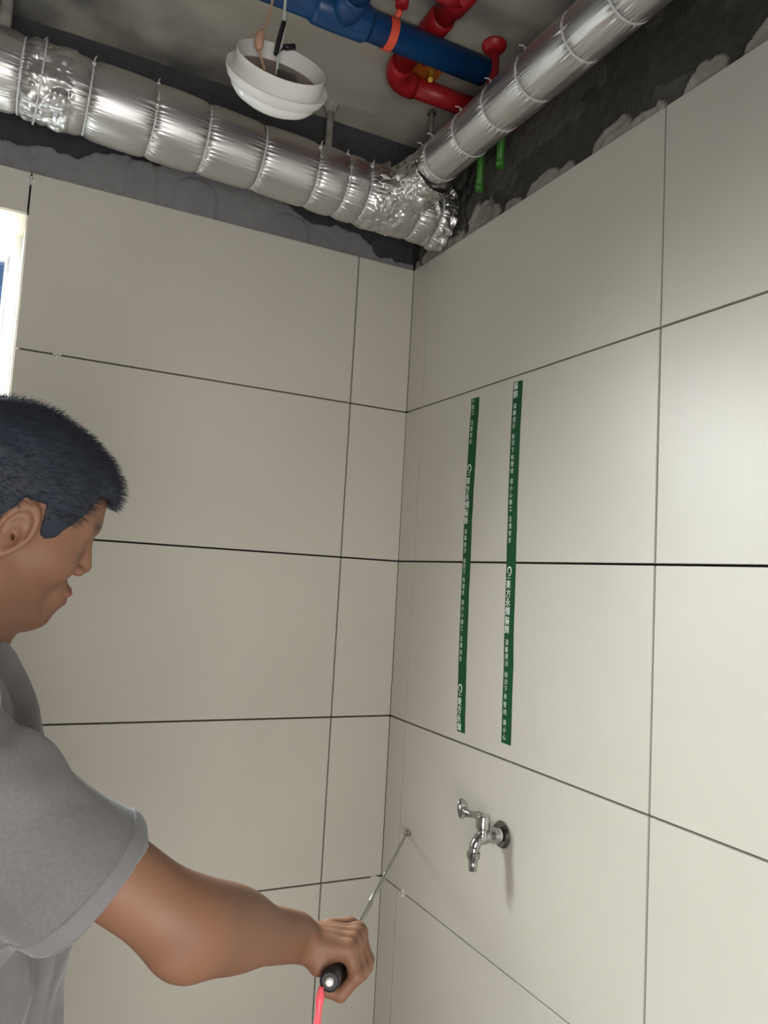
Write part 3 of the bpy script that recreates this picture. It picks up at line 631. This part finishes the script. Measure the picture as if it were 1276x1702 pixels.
# joints in world space
sh = np.array((-1.008, -1.045, 1.379)); el = np.array((-.785, -1.081, 1.216)); wr = np.array((-.628, -.955, 1.135))
butt = np.array((-.603, -1.007, 1.107)); tip = np.array((-.008, -.132, .946)); hd = (tip - butt) / np.linalg.norm(tip - butt)
pm_ = np.array((.978, -.10, -.183)); pm_ /= np.linalg.norm(pm_); qd = pm_ - (pm_ @ hd) * hd; qd /= np.linalg.norm(qd); nd_ = np.cross(qd, hd); nd_ = nd_ if nd_[2] > 0 else -nd_
def hp(s, q, n): return butt + hd * s + qd * q + nd_ * n
FING = [  # s at the knuckle, finger radius, scale
    (.024, .0078, .86), (.044, .0086, .95), (.065, .0090, 1.0), (.087, .0088, .97)]
def hand_right(P):
    d = None
    for s, r, k in FING:
        mcp = hp(s + .004, .013 * k, .028 * k + .001); pip = hp(s, .0300 * k, .003); dip = hp(s - .002, .0145 * k, -.0195); tp = hp(s - .003, -.007, -.0190)
        f = smin(sd_cap(P, mcp, pip, r * 1.12, r), sd_cap(P, pip, dip, r * 1.0, r * .93), .003)
        f = smin(f, sd_cap(P, dip, tp, r * .93, r * .82), .003)
        f = smin(f, sd_ell(P, mcp + nd_ * .002, (r * 1.22,) * 3), .005)
        f = smin(f, sd_ell(P, pip, (r * 1.1,) * 3), .003)
        c0 = wr + hd * (s - .055) * .42 + pm_ * .006
        mc = sd_cap(P, c0, mcp, .0135, .0105)
        d2 = smin(f, mc, .006)
        d = d2 if d is None else smin(d, d2, .0028 if s > .03 else .003)
    palm = sd_ell(P, hp(.052, -.020, .020), (.040, .034, .0155), np.stack([hd, qd, nd_]))
    d = smin(d, palm, .010)
    # tendons on the back of the hand
    cmc = wr + hd * .014 + pm_ * .018 - nd_ * .006; tm = hp(.098, -.022, .022); ti = hp(.118, -.001, .026); tt = hp(.142, .008, .020)
    th = smin(sd_cap(P, cmc, tm, .0140, .0122), sd_cap(P, tm, ti, .0118, .0105), .004); th = smin(th, sd_cap(P, ti, tt, .0105, .0085), .003)
    d = smin(d, th, .006)
    d = smin(d, sd_cap(P, wr + pm_ * .008, hp(.02, -.018, .006), .015, .013), .01)
    return d
fa = (wr - el) / np.linalg.norm(wr - el)
def arm_right(P):
    d = sd_cap(P, sh, el, .043, .037)
    side = np.cross(fa, (0, 0, 1)); side /= np.linalg.norm(side); upv = np.cross(side, fa)
    ax = np.stack([fa, side, upv])
    d = smin(d, sd_cap(P, el, wr, .036, .0275), .03)
    d = smin(d, sd_ell(P, el + fa * .055 + upv * .004, (.085, .036, .040), ax), .02)
    d = smin(d, sd_ell(P, el - fa * .012 - upv * .026 + side * .004, (.018, .014, .010), ax), .02)
    return d
L = lambda *p: np.array(p, np.float32)
lsh, lel, lwr = L(-1.02, -.70, 1.375), L(-1.05, -.66, 1.12), L(-.965, -.675, .90)
def body_sdf(P):
    d = head_sdf(P)
    nk0 = hl((-.030, 0, -.045)); nk1 = L(-1.045, -.878, 1.40)
    d = smin(d, sd_cap(P, nk0, nk1, .050, .058), .035)
    d = smin(d, sd_cap(P, hl((.03, 0, -.085)), L(-1.0, -.878, 1.41), .022, .035), .03)
    t = sd_ell(P, (-1.035, -.875, 1.25), (.100, .160, .17)); t = smin(t, sd_cap(P, (-1.02, -.77, 1.375), (-1.02, -.98, 1.375), .042, .042), .05)
    t = smin(t, sd_ell(P, (-1.03, -.875, 1.02), (.095, .145, .14)), .08); t = smin(t, sd_ell(P, (-1.04, -.875, .90), (.105, .155, .11)), .06)
    d = smin(d, t, .04)
    d = smin(d, arm_right(P), .03); d = smin(d, hand_right(P), .010)
    a = smin(sd_cap(P, lsh, lel, .050, .040), sd_cap(P, lel, lwr, .040, .026), .02)
    for k in range(4):
        b0 = lwr + L(.012, -.024 + .016 * k, -.075); a = smin(a, sd_cap(P, lwr + L(0, -.012 + .008 * k, -.01), b0, .014, .010), .008)
        b1 = b0 + L(.012, 0, -.035); a = smin(a, sd_cap(P, b0, b1, .0085, .008), .003); a = smin(a, sd_cap(P, b1, b1 + L(-.006, 0, -.03), .008, .007), .003)
    a = smin(a, sd_cap(P, lwr + L(.01, -.01, -.02), lwr + L(.035, -.03, -.06), .012, .009), .008); a = smin(a, sd_cap(P, lwr + L(.035, -.03, -.06), lwr + L(.04, -.03, -.088), .009, .0075), .004)
    d = smin(d, a, .03)
    for sy in (-.09, .09):
        d = smin(d, sd_cap(P, (-1.03, -.875 + sy, .88), (-1.02, -.875 + sy * 1.1, .48), .078, .055), .03)
        d = smin(d, sd_cap(P, (-1.02, -.875 + sy * 1.1, .48), (-1.04, -.875 + sy * 1.15, .09), .055, .036), .02)
        d = smin(d, sd_cap(P, (-1.04, -.875 + sy * 1.15, .06), (-.89, -.875 + sy * 1.25, .045), .034, .026), .02)
    return d
V, F = mesh_sdf(body_sdf, (-1.22, -1.17, 0.0), (-.48, -.56, 1.78), .0024)
V = relax(V, F, 1, .4)
q = toL(V.astype(np.float32)); s = q.copy(); s[:, 1] = np.abs(s[:, 1])
col = np.zeros((len(V), 3)) + np.array((.205, .098, .055)); nz = fbm(V, 14, 4)[:, None]; col = col * (1 + .12 * nz)
lip = np.exp(-np.maximum(sd_ell(s, (.096, 0, -.071), (.012, .023, .012)), 0) / .002)[:, None]; col = col * (1 - lip) + np.array((.24, .085, .068)) * lip
bd = sd_cap(s, (.094, .014, .024), (.080, .048, .025), .0045, .003); br = np.exp(-np.maximum(bd, 0) / .0025)[:, None] * .75; col = col * (1 - br) + np.array((.04, .03, .028)) * br
stub = np.clip((-.05 - q[:, 2]) / .03, 0, 1) * np.clip(q[:, 0] / .03, 0, 1) * np.clip((q[:, 2] + .13) / .02, 0, 1); col = col * (1 - .12 * stub[:, None])
# darker skin over the elbow
eb = np.exp(-(np.linalg.norm(V - (el + np.array((-.014, -.031, .006))), axis=1) / .017) ** 2)[:, None]; col = col * (1 - np.array((.25, .38, .45)) * eb)
me = np_mesh('body', V - np.array(PB), F, m_skin); color_attr(me, 'tint', np.clip(col, 0, 1)); link('body', me, person)

# eyes (lowered gaze)
for sy in (-1, 1):
    c_ = hl((.0722, sy * .0315, -.004)) - np.array(PB)
    bm = bmesh.new(); bmesh.ops.create_uvsphere(bm, u_segments=20, v_segments=14, radius=.0105)
    me = bpy.data.meshes.new('eye'); bm.to_mesh(me); bm.free(); me.materials.append(m_eye)
    for p in me.polygons: p.use_smooth = True
    e = link('eye', me, person); e.location = c_
    g = (Vector(Fh) * .9 + Vector((0, 0, -.35))).normalized()
    link('iris', lathe('iris', [(.0056, .0088), (.0045, .0098), (.001, .0106)], m_iris, (0, 0, 0), g, 20), e)

# hair: a close cap with a short lifted fringe
def hair_sdf(P):
    q = toL(P); s = q.copy(); s[:, 1] = np.abs(s[:, 1]); x, z, y = q[:, 0], q[:, 2], s[:, 1]
    c_ = cranium(q)
    thick = .0035 + .0065 * np.clip((z - .03) / .07, 0, 1) + .006 * np.exp(-((x - .085) / .03) ** 2 - ((z - .085) / .03) ** 2)
    n = fbm(P * np.float32(1), 55, 3)
    d = c_ - thick - .0022 * n
    d = smin(d, sd_cap(q, (.080, -.045, .068), (.080, .045, .068), .011, .011) - .002 * n, .02)
    d = smin(d, sd_ell(q, (.087, 0, .058), (.011, .042, .014)) - .002 * n, .01)
    # hairline: forehead / temple / sideburn / round the ear / nape
    g1 = (.040 + np.clip(x - .050, 0, .1) * .55) - z + 0 * x       # front
    lim = np.interp(x, [-.12, -.06, -.035, -.022, -.012, .012, .019, .034, .042, .060, .066, .082, .1], [-.075, -.07, -.045, .0, .034, .034, .000, -.012, .012, .040, .062, .062, .045]).astype(np.float32)
    d = smax(d, lim - z, .004)
    return d
V, F = mesh_sdf(hair_sdf, (-1.14, -1.0, 1.48), (-.80, -.76, 1.78), .0022)
me = np_mesh('hair', V - np.array(PB), F, m_hair); hair = link('hair', me, person, label='short black hair')
# loose short strands standing off the cap
nv = len(V); rng = np.random.RandomState(5)
qh = toL(V.astype(np.float32)); nrm = V - hl((-.01, 0, .03)); nrm /= np.linalg.norm(nrm, axis=1)[:, None]
ok = np.where(qh[:, 2] > .02)[0]; pick = rng.choice(ok, 9000)
SV = []; SF = []
for i, k in enumerate(pick):
    p = V[k]; dirn = nrm[k] * rng.uniform(.3, .9) + Fh * rng.uniform(.3, 1.1) + rng.normal(0, .22, 3); dirn /= np.linalg.norm(dirn)
    l = rng.uniform(.005, .013); sd = np.cross(dirn, rng.normal(0, 1, 3)); sd /= np.linalg.norm(sd); w0 = .00022
    a = p - dirn * .002; b = p + dirn * l * .6; c_ = p + dirn * l + np.array((0, 0, -.15)) * l; n0 = len(SV)
    t2 = np.cross(dirn, sd)
    SV += [a + sd * w0, a - sd * w0 * .5 + t2 * w0 * .86, a - sd * w0 * .5 - t2 * w0 * .86, b + sd * w0 * .8, b - sd * w0 * .4 + t2 * w0 * .7, b - sd * w0 * .4 - t2 * w0 * .7, c_]
    for u in range(3):
        v = (u + 1) % 3; SF += [(n0 + u, n0 + v, n0 + 3 + v), (n0 + u, n0 + 3 + v, n0 + 3 + u), (n0 + 3 + u, n0 + 3 + v, n0 + 6)]
me = np_mesh('hair_strands', np.array(SV) - np.array(PB), np.array(SF), m_hair); link('hair_strands', me, person, kind='stuff')

# t-shirt
hem = sh + (el - sh) * .66; ad = (el - sh) / np.linalg.norm(el - sh)
hemn = np.array((.72, .0, -.70)); hemn /= np.linalg.norm(hemn)
sleeve_c0 = sh + np.array((-.02, .02, .0))
def shirt_sdf(P, hem_only=False):
    t = sd_ell(P, (-1.030, -.875, 1.25), (.130, .185, .20)); t = smin(t, sd_cap(P, (-1.03, -.76, 1.385), (-1.03, -.99, 1.385), .063, .063), .05)
    t = smin(t, sd_cap(P, (-1.020, -.875, 1.12), (-1.02, -.875, .92), .140, .145), .10)
    t = smin(t, sd_ell(P, (-1.03, -.875, .97), (.138, .192, .24)), .04)
    t = smin(t, sd_cap(P, (-1.04, -.83, 1.41), (-1.04, -.92, 1.41), .062, .062), .04)
    sq = sd_cap(P, sleeve_c0, hem + ad * .03 + L(0, 0, -.012), .071, .053)
    sq = smin(sq, sd_cap(P, hem - ad * .04 + L(0, 0, -.022), hem + ad * .03 + L(0, 0, -.022), .056, .050), .03)
    sq0 = sq; a = (P - sh.astype(np.float32)) @ ad.astype(np.float32); z = P[:, 2]; x = P[:, 0]; y = P[:, 1]
    warp = fbm(P, 7, 3)
    arm_w = np.exp(-np.maximum(sq, 0) / .03)
    f = .0070 * np.sin(a * 34 - (z - 1.3) * 24 + y * 14 + warp * 6.5) * arm_w * np.clip(1.05 - a / .20, 0, 1)
    f = f + .0120 * np.sin((x * .9 + y * .5 + z * .25) * 55 + warp * 5) * (1 - arm_w) + .0035 * np.sin(y * 70 + z * 12 + warp * 6) * (1 - arm_w) + .009 * fbm(P, 10, 3)
    f = np.minimum(f, .0055) - .0015; sq = sq + f; t = t + f
    pl = (P - hem.astype(np.float32)) @ hemn.astype(np.float32)
    sq = smax(sq, pl + .003 * np.sin(z * 60 + y * 50), .003)
    inner = sd_cap(P, hem - ad * .012 + L(0, 0, -.015), hem + ad * .06 + L(0, 0, -.015), .046, .052) + f
    sq = smax(sq, -inner, .002)
    d = smin(t, sq, .03)
    ls = smax(sd_cap(P, lsh, lsh + (lel - lsh) * .7, .068, .066), (P - (lsh + (lel - lsh) * .6)) @ ((lel - lsh) / np.linalg.norm(lel - lsh)), .003); d = smin(d, ls, .03)
    # neck opening, sleeve end, lower end
    d = smax(d, -sd_cap(P, (-1.045, -.878, 1.41), hl((-.02, 0, -.06)), .070, .085), .004)
    d = smax(d, .86 + .006 * np.sin(x * 40) - z, .004)
    if hem_only:
        d2 = d - .0012
        return np.maximum(d2, np.maximum(np.abs(pl + .010) - .0085, np.where((a > .02) & (y < -.98), -1, 1)))
    return d
V, F = mesh_sdf(shirt_sdf, (-1.24, -1.19, .83), (-.78, -.58, 1.52), .003)
V = relax(V, F, 1, .4)
me = np_mesh('t_shirt', V - np.array(PB), F, m_shirt); link('t_shirt', me, person, label='plain grey short-sleeved t-shirt')
V, F = mesh_sdf(lambda P: shirt_sdf(P, True), (-.98, -1.19, 1.12), (-.78, -.96, 1.42), .0022)
me = np_mesh('sleeve_hem', V - np.array(PB), F, m_hem); link('sleeve_hem', me, person)
def trouser_sdf(P):
    d = sd_ell(P, (-1.03, -.875, .90), (.128, .175, .12))
    for sy in (-.09, .09):
        d = smin(d, sd_cap(P, (-1.03, -.875 + sy, .86), (-1.02, -.875 + sy * 1.1, .48), .098, .075), .03)
        d = smin(d, sd_cap(P, (-1.02, -.875 + sy * 1.1, .48), (-1.04, -.875 + sy * 1.15, .06), .075, .066), .02)
    return smax(d + .004 * fbm(P, 10, 3), np.maximum(.075 - P[:, 2], P[:, 2] - .99), .004)
V, F = mesh_sdf(trouser_sdf, (-1.2, -1.12, .05), (-.86, -.62, 1.03), .008); me = np_mesh('trousers', V - np.array(PB), F, m_trouser); link('trousers', me, person)
def shoe_sdf(P, sy):
    c = -.875 + sy * 1.2; d = smin(sd_ell(P, (-.92, c, .045), (.10, .048, .045)), sd_ell(P, (-1.03, c, .055), (.065, .042, .055)), .03)
    d = smin(d, sd_cap(P, (-1.04, -.875 + sy * 1.15, .06), (-1.04, -.875 + sy * 1.15, .10), .048, .048), .02)
    return smax(d, .002 - P[:, 2], .003)
for sy in (-.09, .09):
    V, F = mesh_sdf(lambda P: shoe_sdf(P, sy), (-1.13, -1.06, -.01), (-.78, -.70, .16), .006); me = np_mesh('shoe', V - np.array(PB), F, m_shoe); link('shoe', me, person)

# ------------------------------------------------------------------ telescopic tapping rod held in the hand
bt = Vector(butt); hv = Vector(hd); rod = empty('tapping_rod', 'slim telescopic tapping rod in the fist, its ball tip on the right wall', 'tool', bt)
link('handle', tube('handle', [hv * -.006, hv * -.004, hv * .03, hv * .12, hv * .150, hv * .153], [.0085, .0112, .0108, .0108, .0105, .007], m_black, 28), rod, label='black handle')
link('end_cap', lathe('end_cap', [(.0001, .0105), (.003, .010), (.0048, .0075), (.0048, .004)], m_white, (0, 0, 0), -hv, 24, cap=False), rod, label='white end cap')
Lr = (Vector(tip) - bt).length - .010; prev = .15
for i, (e, r) in enumerate(((.36, .0046), (.56, .0040), (.76, .0034), (Lr, .0028))):
    link('rod_section', tube('rod_section', [hv * (prev - .004), hv * e, hv * (e + .001)], [r, r, r * .8], m_steel, 14), rod); prev = e
bm = bmesh.new(); bmesh.ops.create_uvsphere(bm, u_segments=20, v_segments=14, radius=.0085); me = bpy.data.meshes.new('ball_tip'); bm.to_mesh(me); bm.free(); me.materials.append(m_steel)
for p in me.polygons: p.use_smooth = True
b = link('ball_tip', me, rod, label='steel ball tip'); b.location = Vector(tip) - bt
cp = [hv * .004 + Vector((-.013, -.004, -.004)), Vector((-.017, -.010, -.030)), Vector((-.026, -.022, -.085)), Vector((-.036, -.035, -.16)), Vector((-.040, -.04, -.26))]
cb = bez(cp, 8); rr = [.0030 + .0016 * math.sin(i / len(cb) * 14) ** 2 for i in range(len(cb))]
link('cord', join_me('cord', [tube('cord', cb, rr, m_cord, 10), tube('c2', [p + Vector((.003, .001, 0)) * (i / len(cb)) for i, p in enumerate(cb)], rr, m_cord, 10)], m_cord), rod, label='pink wrist cord')
